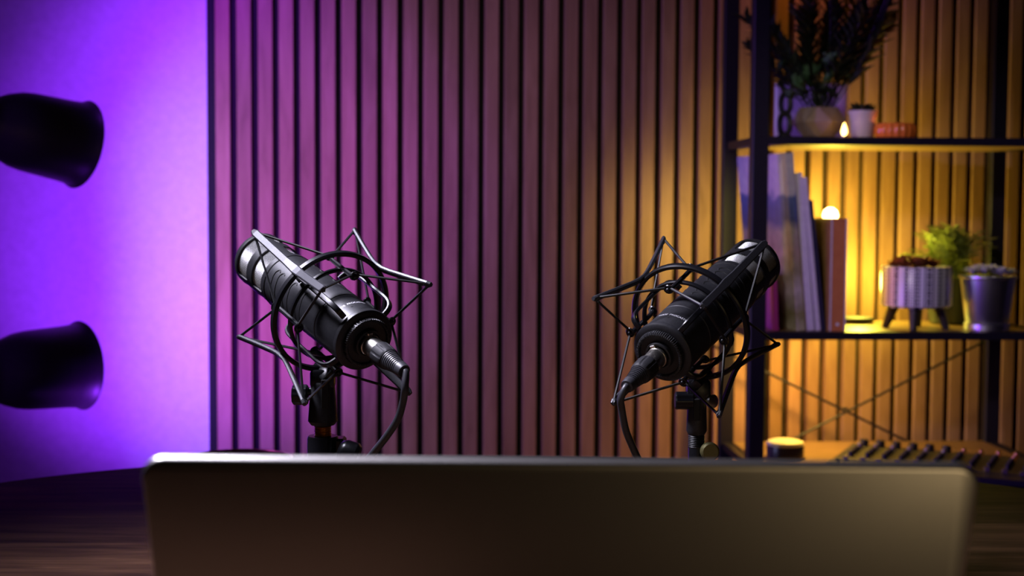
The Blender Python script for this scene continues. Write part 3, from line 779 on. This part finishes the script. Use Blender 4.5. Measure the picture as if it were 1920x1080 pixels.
bm = bmesh.new(); lathe(bm, [(0.0032, 0), (0.0032, 0.0003)], 24, axis_matrix((-0.0155, -0.0008, 0.013), (-0.0155, -0.0018, 0.013))); o = obj('emblem', bm, M_white, ob); o['label'] = 'small pale oval emblem at the spine foot'

# --- little lamp with a bare bulb behind the orange book
lb = onshelf(1603, 0.205, Z_LO)
bulb_c = SP(1557, 403, 0.225)
bl = thing('bulb_lamp', 'small lamp with a glowing bare bulb rising behind the orange book', 'lamp', lb)
bm = bmesh.new(); lathe(bm, [(0.036, 0), (0.038, 0.001), (0.038, 0.009), (0.036, 0.011), (0.006, 0.0115)], 40); obj('base', bm, M_black, bl, smooth=True)
d = bulb_c-lb
bm = bmesh.new(); tube(bm, smooth_path([(-0.026, 0, 0.009), (-0.030, 0.005, 0.03), (d.x, 0.012, d.z*0.45), (d.x, 0.004, d.z-0.055), (d.x, 0, d.z-0.02)], 5), 0.0035, 8); obj('stem', bm, M_black, bl, smooth=True)
M_glow = mat('bulb_glow', (1, 0.8, 0.4), 0.4, 0, (1.0, 0.62, 0.16), 30.0)
bm = bmesh.new(); lathe(bm, [(0.006, -0.024), (0.008, -0.018), (0.0130, -0.010), (0.0150, -0.001), (0.0125, 0.008), (0.006, 0.0135), (0.001, 0.0145)], 24, Matrix.Translation(d)); obj('bulb', bm, M_glow, bl, smooth=True)
light('bulb_light', 'POINT', bulb_c+Vector((0.0, 0.0, 0.0)), 5.6, (1.0, 0.84, 0.09), size=0.02)
light('bulb_low_light', 'POINT', SP(1612, 520, 0.250), 3.4, (1.0, 0.88, 0.09), size=0.02)

# LED strip fixed behind the left rear post, and a puck light under the lower board
led = thing('led_strip', 'warm LED strip on the back of the front left shelf post', 'light', SL(-0.002, 0.0175, 0))
bm = bmesh.new(); box(bm, (0, 0, (Z_LO+Z_UP)/2), (0.010, 0.004, Z_UP-Z_LO-0.05))
M_led = mat('led_emitter', (1, 0.7, 0.3), 0.4, 0, (1.0, 0.7, 0.12), 2.0)
obj('emitter', bm, M_led, led)
ls_ = light('led_strip_light', 'AREA', SL(-0.002, 0.024, (Z_LO+Z_UP)/2-0.02), 0.18, (1.0, 0.78, 0.12), aim=SL(-0.12, SD+0.02, (Z_LO+Z_UP)/2-0.02), size=0.012, size_y=0.24)
ls_.data.spread = 66*D
pk = SP(1515, 500, 0.15); pk.z = Z_LO-TB-0.0075
puck = thing('puck_light', 'warm puck light fixed under the middle shelf board', 'light', pk)
bm = bmesh.new(); lathe(bm, [(0.028, 0), (0.030, 0.002), (0.030, 0.007)], 32); obj('housing', bm, M_steel, puck, smooth=True)
light('puck_down_light', 'AREA', pk+Vector((0, 0, -0.003)), 2.6, (1.0, 0.62, 0.11), aim=pk+Vector((0, 0.22, -1)), size=0.05)

# --- patterned planter on dark legs
M_pat = mat('patterned_ceramic', (0.8, 0.8, 0.8), 0.3)
def _pat():
    m = M_pat; b = m.node_tree.nodes['Principled BSDF']
    tc = N(m, 'ShaderNodeTexCoord'); sp = N(m, 'ShaderNodeSeparateXYZ'); L(m, tc.outputs['Object'], sp.inputs[0])
    at = N(m, 'ShaderNodeMath', operation='ARCTAN2'); L(m, sp.outputs['Y'], at.inputs[0]); L(m, sp.outputs['X'], at.inputs[1])
    def sinus(src, k, thr, ph=0.0):
        a = N(m, 'ShaderNodeMath', operation='MULTIPLY_ADD'); L(m, src, a.inputs[0]); a.inputs[1].default_value = k; a.inputs[2].default_value = ph
        s = N(m, 'ShaderNodeMath', operation='SINE'); L(m, a.outputs[0], s.inputs[0])
        g = N(m, 'ShaderNodeMath', operation='GREATER_THAN'); L(m, s.outputs[0], g.inputs[0]); g.inputs[1].default_value = thr
        return g.outputs[0]
    def comb(op, a, c):
        n = N(m, 'ShaderNodeMath', operation=op); L(m, a, n.inputs[0]); L(m, c, n.inputs[1]); return n.outputs[0]
    dashes = comb('MULTIPLY', sinus(at.outputs[0], 20, 0.15), sinus(sp.outputs['Z'], 900, -0.25))
    lines = sinus(at.outputs[0], 24, 0.93, 2.6)
    lat = comb('MULTIPLY', comb('MULTIPLY', sinus(at.outputs[0], 90, 0.0), sinus(sp.outputs['Z'], 1300, 0.0)), sinus(at.outputs[0], 12, 0.2))
    tot = comb('MAXIMUM', comb('MAXIMUM', dashes, lines), lat)
    mx = N(m, 'ShaderNodeMixRGB'); L(m, tot, mx.inputs[0]); mx.inputs[1].default_value = (0.80, 0.78, 0.80, 1); mx.inputs[2].default_value = (0.04, 0.035, 0.05, 1)
    L(m, mx.outputs[0], b.inputs['Base Color'])
_pat()
M_legw = mat('dark_stained_leg', (0.02, 0.015, 0.015), 0.5)
M_soil = grainy('potting_soil', (0.02, 0.013, 0.008), (0.05, 0.03, 0.02), 150, 0.95, 0, 0.8, 0.003)
pc = onshelf(1719, 0.07, Z_LO)
zs = (pc-CAM).dot(fw)/F
pot_b = 0.042; pot_r = 0.0655
planter = thing('planter', 'white planter with grey dashed pattern on splayed dark legs', 'planter', pc)
bm = bmesh.new(); lathe(bm, [(pot_r*0.94, pot_b), (pot_r, pot_b+0.004), (pot_r, pot_b+0.073), (pot_r-0.002, pot_b+0.076), (pot_r-0.006, pot_b+0.076), (pot_r-0.007, pot_b+0.060)], 64, cap1=False); obj('pot', bm, M_pat, planter, smooth=True)
bm = bmesh.new(); lathe(bm, [(pot_r-0.0065, pot_b+0.063), (pot_r*0.6, pot_b+0.068), (0.001, pot_b+0.070)], 32); obj('soil', bm, M_soil, planter)
for a in (250, 340, 160, 70):
    bm = bmesh.new(); c_, s_ = math.cos(a*D), math.sin(a*D)
    rod(bm, (c_*0.056, s_*0.056, 0.0), (c_*0.040, s_*0.040, pot_b+0.002), 0.0065, 0.011, 14); obj('leg', bm, M_legw, planter, smooth=True)

def leafmat(name, c0, c1, rough=0.5):
    m = grainy(name, c0, c1, 60, rough); b = m.node_tree.nodes['Principled BSDF']
    b.inputs['Subsurface Weight'].default_value = 0.0
    return m
M_succ = leafmat('red_brown_leaf', (0.16, 0.055, 0.02), (0.34, 0.12, 0.03))
M_fern = leafmat('fern_leaf', (0.13, 0.19, 0.02), (0.30, 0.36, 0.06))
M_dkleaf = leafmat('dark_palm_leaf', (0.010, 0.018, 0.009), (0.024, 0.036, 0.017))
M_grleaf = leafmat('green_round_leaf', (0.05, 0.13, 0.05), (0.12, 0.26, 0.11))
M_stone = grainy('grey_pebble', (0.42, 0.45, 0.44), (0.62, 0.65, 0.62), 60, 0.6)
def leaf(bm, base, direc, length, width, curl=0.3, up=Vector((0, 0, 1)), seg=4):
    d = Vector(direc).normalized(); s = d.cross(up)
    if s.length < 1e-3: s = Vector((1, 0, 0))
    s.normalize(); n = s.cross(d)
    A = []
    for i in range(seg+1):
        t = i/seg; w_ = width*math.sin(PI*min(0.98, 0.08+0.9*t))**0.8*0.5
        p = Vector(base)+d*length*t - up*curl*length*t*t
        A.append((bm.verts.new(p-s*w_+n*w_*0.35), bm.verts.new(p), bm.verts.new(p+s*w_+n*w_*0.35)))
    for a, b in zip(A, A[1:]):
        bm.faces.new((a[0], a[1], b[1], b[0])); bm.faces.new((a[1], a[2], b[2], b[1]))
def rosette(name, m, parent, c, r, n=14, seed=0, tilt=(0, 0)):
    rnd = random.Random(seed); bm = bmesh.new()
    for k in range(n):
        a = k*2.4; el = 0.15+1.1*k/n
        leaf(bm, (0, 0, 0), (math.cos(a)*math.cos(el), math.sin(a)*math.cos(el), math.sin(el)), r*(1-0.45*k/n), r*0.62*(1-0.3*k/n), -0.15)
    o = obj(name, bm, m, parent, smooth=True); o.location = c; o.rotation_euler = (tilt[0], tilt[1], rnd.random()*6)
    return o
sp_ = thing('succulent', 'low reddish brown succulent growing in the patterned white planter', 'plant', pc+Vector((0, 0, pot_b+0.069)))
for i, (x, y, r) in enumerate(((-0.030, -0.012, 0.030), (0.0, -0.022, 0.032), (0.024, -0.015, 0.026), (-0.015, 0.018, 0.034), (0.018, 0.018, 0.030), (-0.038, 0.010, 0.022))):
    rosette('rosette', M_succ, sp_, (x, y, 0.006), r, 16, i)

# --- fern in a dark pot at the rear
M_dkpot = mat('dark_glazed_pot', (0.03, 0.035, 0.03), 0.35)
fc = onshelf(1782, 0.185, Z_LO)
fern = thing('potted_fern', 'bushy green fern in a dark pot between the white planter and the metal bucket', 'plant', fc)
bm = bmesh.new(); lathe(bm, [(0.034, 0), (0.038, 0.003), (0.050, 0.085), (0.052, 0.092), (0.047, 0.092), (0.045, 0.080)], 40, cap1=False); obj('pot', bm, M_dkpot, fern, smooth=True)
bm = bmesh.new(); lathe(bm, [(0.0455, 0.080), (0.02, 0.086), (0.001, 0.087)], 24); obj('soil', bm, M_soil, fern)
def frond_mesh(length, rise, m, seed, pairs=18, lw=0.006, ll=0.022):
    rnd = random.Random(seed); bm = bmesh.new(); pts = []
    for i in range(pairs+1):
        t = i/pairs; pts.append(Vector((length*t, 0, rise*math.sin(t*1.9)/math.sin(1.9 if rise else 1)*1.0)))
    tube(bm, pts, 0.0008, 5)
    for i in range(2, pairs+1):
        t = i/pairs; l = ll*math.sin(PI*min(1, 0.15+0.85*t))**0.7*rnd.uniform(0.8, 1.15)+0.003
        for sg in (-1, 1):
            leaf(bm, pts[i], (0.55, sg*1.0, rnd.uniform(-0.1, 0.45)), l, lw*rnd.uniform(0.8, 1.2), rnd.uniform(0, 0.3), seg=2)
    return bm
protos = []
for i in range(4):
    o = obj('frond', frond_mesh(0.12, 0.05, M_fern, i), M_fern, fern, smooth=True); protos.append(o)
rnd = random.Random(5)
for k in range(96):
    o = protos[k] if k < 4 else inst(protos[k % 4], fern)
    a = k*2.399; s_ = rnd.uniform(0.5, 1.0)
    pitch = (rnd.uniform(-60, 4) if k % 3 else rnd.uniform(-80, -40))*D
    o.location = (rnd.uniform(-.022, .022), rnd.uniform(-.02, .02), 0.084+rnd.uniform(0, 0.012)); o.rotation_euler = (0, pitch, a); sxy = s_*(1.0 if pitch > -40*D else 0.85); o.scale = (sxy, sxy, sxy)

# --- metal bucket with grey rosettes
M_bucket = grainy('galvanised_metal', (0.62, 0.63, 0.66), (0.72, 0.73, 0.76), 40, 0.33, 1.0, 0.03)
bc = onshelf(1853, 0.045, Z_LO)
bucket = thing('metal_bucket', 'shiny tapered metal bucket of grey pebbly succulents, rightmost on the middle shelf', 'bucket', bc)
bm = bmesh.new(); lathe(bm, [(0.0395, 0), (0.0415, 0.002), (0.0415, 0.012), (0.0385, 0.016), (0.0400, 0.019), (0.0500, 0.096), (0.0530, 0.099), (0.0530, 0.102), (0.0500, 0.102), (0.0485, 0.095)], 64, cap1=False); obj('body', bm, M_bucket, bucket, smooth=True)
bm = bmesh.new(); lathe(bm, [(0.0485, 0.093), (0.02, 0.097), (0.001, 0.098)], 24); obj('soil', bm, M_soil, bucket)
cl = thing('succulent', 'pale grey rosette succulents filling the metal bucket', 'plant', bc+Vector((0, 0, 0.0975)))
rnd = random.Random(3)
for i in range(14):
    a = i*2.4; rr = 0.0400*math.sqrt((i+0.5)/14)
    rosette('rosette', M_stone, cl, (rr*math.cos(a), rr*math.sin(a), 0.006+0.008*(1-i/14)), 0.0185*rnd.uniform(0.85, 1.2), 15, 40+i)

# --- upper shelf
U = Z_UP
# white square canvas
M_canvas = grainy('white_canvas', (0.72, 0.70, 0.76), (0.80, 0.78, 0.84), 500, 0.8)
cv = onshelf(1514, 0.165, U)
canvas = thing('canvas', 'square white canvas leaning behind the faceted plant pot, tinted violet', 'picture', cv, PHI)
cwid = 133*2.75/F; chei = 108*2.75/F
bm = bmesh.new(); box(bm, (0, 0, chei/2), (cwid, 0.016, chei), bev=0.0015); obj('panel', bm, M_canvas, canvas)
bm = bmesh.new()
for sx in (-1, 1): box(bm, (sx*(cwid/2-0.012), 0.0105, chei/2), (0.016, 0.005, chei-0.01))
for z in (0.012, chei-0.012): box(bm, (0, 0.0105, z), (cwid-0.03, 0.005, 0.016))
obj('stretcher_frame', bm, M_walnut, canvas)
# dark looped ornament
oc = onshelf(1467, 0.05, U)
orn = thing('ornament', 'dark slim figure ornament with two loops in front of the violet canvas', 'ornament', oc, PHI)
bm = bmesh.new(); lathe(bm, [(0.013, 0), (0.014, 0.002), (0.012, 0.006), (0.003, 0.008)], 24); obj('foot', bm, M_black, orn, smooth=True)
def loop(bm, cz, rx, rz, r, ph=0.0): tube(bm, [(rx*math.cos(t)+ph, 0, cz+rz*math.sin(t)) for t in [2*PI*k/24 for k in range(24)]], r, 8, closed=True)
bm = bmesh.new(); loop(bm, 0.026, 0.010, 0.020, 0.0052); loop(bm, 0.064, 0.009, 0.019, 0.0050, 0.001); tube(bm, smooth_path([(0.001, 0, 0.080), (-0.006, 0, 0.095), (-0.014, 0, 0.104)], 4), 0.005, 8); obj('figure', bm, M_black, orn, smooth=True)
# faceted pot + plants
M_facet = grainy('brown_concrete', (0.22, 0.16, 0.11), (0.29, 0.215, 0.15), 60, 0.6)
fp = onshelf(1530, 0.075, U)
fpot = thing('faceted_pot', 'brown geometric faceted pot holding the dark bushy arrangement', 'pot', fp, 0.3)
bm = bmesh.new(); n = 6
lv = [(0.028, 0.0, 0.0), (0.0500, 0.030, 0.5), (0.040, 0.058, 0.0), (0.036, 0.060, 0.0)]
rings = [[bm.verts.new((r*math.cos(2*PI*(k+ph)/n), r*math.sin(2*PI*(k+ph)/n), z)) for k in range(n)] for r, z, ph in lv[:3]]
for k in range(n):
    A, B, C_ = rings
    bm.faces.new((A[k], A[(k+1) % n], B[k])); bm.faces.new((A[(k+1) % n], B[(k+1) % n], B[k]))
    bm.faces.new((B[k], B[(k+1) % n], C_[(k+1) % n])); bm.faces.new((B[k], C_[(k+1) % n], C_[k]))
bm.faces.new(rings[0][::-1])
ri = [bm.verts.new((0.036*math.cos(2*PI*k/n), 0.036*math.sin(2*PI*k/n), 0.058)) for k in range(n)]
rj = [bm.verts.new((0.034*math.cos(2*PI*k/n), 0.034*math.sin(2*PI*k/n), 0.046)) for k in range(n)]
for k in range(n):
    q = (k+1) % n; bm.faces.new((rings[2][k], rings[2][q], ri[q], ri[k])); bm.faces.new((ri[k], ri[q], rj[q], rj[k]))
bm.faces.new(rj)
obj('body', bm, M_facet, fpot)
arr = thing('foliage_arrangement', 'dark spiky palm fronds with green leafy rosettes rising from the faceted pot', 'plant', fp+Vector((0, 0, 0.048)))
rnd = random.Random(11)
# long fronds: narrow blades along an arching rib
def palm(length, seed):
    r_ = random.Random(seed); bm = bmesh.new(); pts = [Vector((0.10*length*(i/14)**2*1.5, 0, length*(i/14)*(1-0.10*(i/14)**2))) for i in range(15)]
    tube(bm, pts, 0.0014, 5)
    for i in range(4, 15):
        for sg in (-1, 1):
            leaf(bm, pts[i], (r_.uniform(-.2, .3), sg*0.75, 0.9), 0.062*(1.15-0.4*i/14)*r_.uniform(.8, 1.2), 0.0125, 0.12, seg=2)
    return bm
pro = [obj('palm_frond', palm(0.24, s), M_dkleaf, arr, smooth=True) for s in range(3)]
specs = [(-34, 0.75), (-26, 0.95), (-18, 0.9), (-11, 1.05), (-5, 0.95), (2, 1.1), (8, 0.95), (14, 1.05), (20, 1.1), (26, 1.15), (31, 1.1), (36, 0.95), (-14, 0.7), (5, 0.7), (22, 0.75), (-28, 0.6), (12, 0.85), (29, 0.9), (-22, 0.8), (-8, 0.85), (-1, 0.9), (17, 0.9), (24, 1.0), (33, 1.05), (-30, 0.85), (10, 1.0)]
for k, (dg_, s_) in enumerate(specs):
    o = pro[k] if k < 3 else inst(pro[k % 3], arr)
    Mx = Matrix.Rotation(dg_*D, 4, 'Y') @ Matrix.Rotation(rnd.uniform(-16, 14)*D, 4, 'X') @ Matrix.Rotation(rnd.uniform(0, 6.28), 4, 'Z')
    o.location = (dg_*0.0005, rnd.uniform(-.01, .01), 0.0); o.rotation_euler = Mx.to_euler(); o.scale = (s_, s_, s_)
zc = 2.67/F
for i, (px, py, r) in enumerate(((1489, 158, 0.024), (1522, 140, 0.026), (1505, 150, 0.020), (1556, 114, 0.020), (1472, 125, 0.020), (1540, 128, 0.020), (1560, 150, 0.022), (1586, 142, 0.012), (1500, 176, 0.022), (1532, 172, 0.026), (1556, 178, 0.022), (1512, 118, 0.018), (1480, 180, 0.016))):
    q = SP(px, py, 0.04 + (i % 3)*0.018)
    rosette('rosette', M_grleaf if i < 8 else M_dkleaf, arr, q-(fp+Vector((0, 0, 0.048))), r, 15, 80+i, tilt=(0.9, 0.1))
    bm = bmesh.new(); d = q-(fp+Vector((0, 0, 0.048))); tube(bm, smooth_path([(0, 0, -0.004), (d.x*0.3, d.y*0.3, d.z*0.6), tuple(d)], 4), 0.0014, 6); obj('stem', bm, M_dkleaf, arr, smooth=True)
# small white pot
M_wpot = grainy('white_glazed_pot', (0.50, 0.50, 0.54), (0.56, 0.56, 0.60), 60, 0.45)
wp = onshelf(1612, 0.055, U)
small = thing('small_pot', 'small pale grey tapered pot with a dark low plant, beside the tea light', 'pot', wp)
bm = bmesh.new(); lathe(bm, [(0.0185, 0), (0.0200, 0.002), (0.0265, 0.046), (0.0278, 0.049), (0.0278, 0.052), (0.0250, 0.052), (0.0245, 0.044)], 40, cap1=False); obj('body', bm, M_wpot, small, smooth=True)
bm = bmesh.new(); lathe(bm, [(0.0248, 0.043), (0.010, 0.046), (0.001, 0.047)], 24); obj('soil', bm, M_soil, small)
lp = thing('small_plant', 'low dark leafy plant in the small pale grey pot', 'plant', wp+Vector((0, 0, 0.046)))
bm = bmesh.new(); rnd = random.Random(9)
for k in range(34):
    a = rnd.uniform(0, 6.28); rr = rnd.uniform(0, 0.02)
    leaf(bm, (rr*math.cos(a), rr*math.sin(a), 0), (math.cos(a), math.sin(a), rnd.uniform(0.5, 2.2)), rnd.uniform(0.020, 0.032), 0.011, 0.12, seg=3)
obj('leaves', bm, M_dkleaf, lp, smooth=True)
# tea light
tlp = onshelf(1578, -0.002, U)
tea = thing('tea_light', 'tiny lit tea light between the faceted pot and the small pot', 'candle', tlp)
bm = bmesh.new(); lathe(bm, [(0.0060, 0), (0.0065, 0.0005), (0.0065, 0.0025), (0.0057, 0.0025), (0.0050, 0.0018)], 28); obj('cup', bm, M_chrome, tea, smooth=True)
M_flame = mat('flame', (1, 0.7, 0.3), 0.5, 0, (1.0, 0.60, 0.15), 9.0)
bm = bmesh.new(); lathe(bm, [(0.001, 0.003), (0.0048, 0.0065), (0.0056, 0.0105), (0.0042, 0.0175), (0.0018, 0.0240), (0.0003, 0.0270)], 20); obj('flame', bm, M_flame, tea, smooth=True)
light('tea_light_glow', 'POINT', tlp+Vector((0, -0.004, 0.016)), 0.03, (1.0, 0.45, 0.1), size=0.006)
# ribbed orange votive
M_votive = mat('orange_glass', (0.70, 0.19, 0.03), 0.22, 0, (1.0, 0.16, 0.02), 0.03, trans=0.0)
vc = onshelf(1673, 0.03, U)
vo = thing('votive_holder', 'low ribbed orange glass candle holder glowing on the top shelf', 'candle holder', vc)
bm = bmesh.new(); lathe(bm, [(0.028, 0.0), (0.032, 0.002), (0.0355, 0.012), (0.0345, 0.022), (0.031, 0.0275), (0.028, 0.028), (0.031, 0.020), (0.031, 0.008), (0.026, 0.004)], 144, wob=lambda a, z: 1+0.09*abs(math.sin(a*8.5+0.4)))
obj('ribbed_glass', bm, M_votive, vo, smooth=True)
bm = bmesh.new(); lathe(bm, [(0.012, 0.0045), (0.012, 0.013), (0.010, 0.0135)], 24); obj('candle', bm, M_canvas, vo, smooth=True)
light('votive_glow', 'POINT', vc+Vector((0, 0, 0.022)), 0.03, (1.0, 0.22, 0.04), size=0.005)
# warm light standing above the upper board, behind the plants
light('upper_orange_light', 'POINT', SP(1560, -60, 0.215), 0.2, (1.0, 0.26, 0.03), size=0.03)
light('upper_shelf_light', 'POINT', SP(1700, 246, 0.245), 0.10, (1.0, 0.60, 0.06), size=0.02)

# --- lowest visible shelf: candle drum and mixer
cj = onshelf(1478, 0.06, Z_3)
M_drum = mat('violet_black_drum', (0.035, 0.03, 0.06), 0.3)
M_wax = mat('cream_top', (0.85, 0.75, 0.5), 0.5)
jar = thing('canister', 'dark round canister with a pale lit top beside the shelf post', 'canister', cj)
bm = bmesh.new(); lathe(bm, [(0.037, 0), (0.0385, 0.001), (0.0385, 0.004), (0.0350, 0.0055), (0.0350, 0.026), (0.0345, 0.027)], 48); obj('body', bm, M_drum, jar, smooth=True)
bm = bmesh.new(); lathe(bm, [(0.0343, 0.027), (0.0348, 0.0295), (0.033, 0.0335), (0.026, 0.036), (0.001, 0.037)], 48); o = obj('lid', bm, M_wax, jar, smooth=True); o['label'] = 'cream rounded top'

M_mix = mat('mixer_panel', (0.035, 0.038, 0.045), 0.32)
M_mixtop = mat('mixer_face', (0.07, 0.065, 0.045), 0.4)
M_knobm = mat('dull_knob_metal', (0.30, 0.28, 0.24), 0.45, 0.8)
ma, mb = SP(1552, 500, 0.085), None
mixer = thing('audio_mixer', 'black audio mixer with rows of small knobs, just above the laptop lid', 'mixer', (ma.x+0.185, ma.y-0.125, Z_3+0.0003), -27*D)
mw_, mdp = 0.37, 0.20
bm = bmesh.new()
v = [bm.verts.new(c) for c in ((-mw_/2, -mdp/2, 0), (mw_/2, -mdp/2, 0), (mw_/2, mdp/2, 0), (-mw_/2, mdp/2, 0), (-mw_/2, -mdp/2, 0.010), (mw_/2, -mdp/2, 0.010), (mw_/2, mdp/2, 0.017), (-mw_/2, mdp/2, 0.017))]
for f in ((0, 3, 2, 1), (4, 5, 6, 7), (0, 1, 5, 4), (1, 2, 6, 5), (2, 3, 7, 6), (3, 0, 4, 7)): bm.faces.new([v[i] for i in f])
bevel(bm, 0.002); obj('body', bm, M_mix, mixer)
tl = math.atan2(0.007, mdp)
def mz(y): return 0.010+(y+mdp/2)/mdp*0.007
bm = bmesh.new(); box(bm, (0, 0.012, mz(0.012)+0.0007), (mw_-0.03, mdp-0.05, 0.001), rot=Matrix.Rotation(tl, 3, 'X')); obj('face_plate', bm, M_mixtop, mixer)
bm = bmesh.new(); lathe(bm, [(0.0058, 0), (0.0050, 0.009), (0.0045, 0.012), (0.003, 0.0125)], 16); box(bm, (0, -0.003, 0.0122), (0.0009, 0.004, 0.001)); k0 = obj('knob', bm, M_knobm, mixer, smooth=True)
bm = bmesh.new(); lathe(bm, [(0.0085, 0), (0.0085, 0.010), (0.0075, 0.013), (0.0050, 0.013)], 20); j0 = obj('input_socket', bm, M_black, mixer, smooth=True)
bm = bmesh.new(); box(bm, (0, 0, 0.004), (0.010, 0.006, 0.008), bev=0.001); f0 = obj('fader', bm, M_knobm, mixer)
bm = bmesh.new(); lathe(bm, [(0.0058, 0), (0.0050, 0.008), (0.0045, 0.010), (0.003, 0.0105)], 16); kb = obj('knob', bm, M_black, mixer, smooth=True)
bm = bmesh.new(); lathe(bm, [(0.0048, 0), (0.0048, 0.006), (0.0040, 0.010), (0.002, 0.0115)], 16); kg = obj('knob', bm, M_gold, mixer, smooth=True); kg['label'] = 'golden knob'
used = set()
for i in range(11):
    x = -mw_/2+0.026+i*0.0308
    for y, src in ((0.082, j0 if i < 6 else kg), (0.050, k0 if i < 6 else kg), (0.026, kb), (0.004, kb), (-0.020, kb), (-0.058, f0)):
        if y == 0.050 and 6 <= i < 9: src = kb
        o = src if src.name not in used else inst(src, mixer)
        used.add(src.name)
        yy = y+(rnd.uniform(-.012, .012) if src is f0 else 0)
        o.location = (x, yy, mz(yy)+0.0012); o.rotation_euler = (tl, 0, 0 if src is f0 else rnd.uniform(-2, 2))
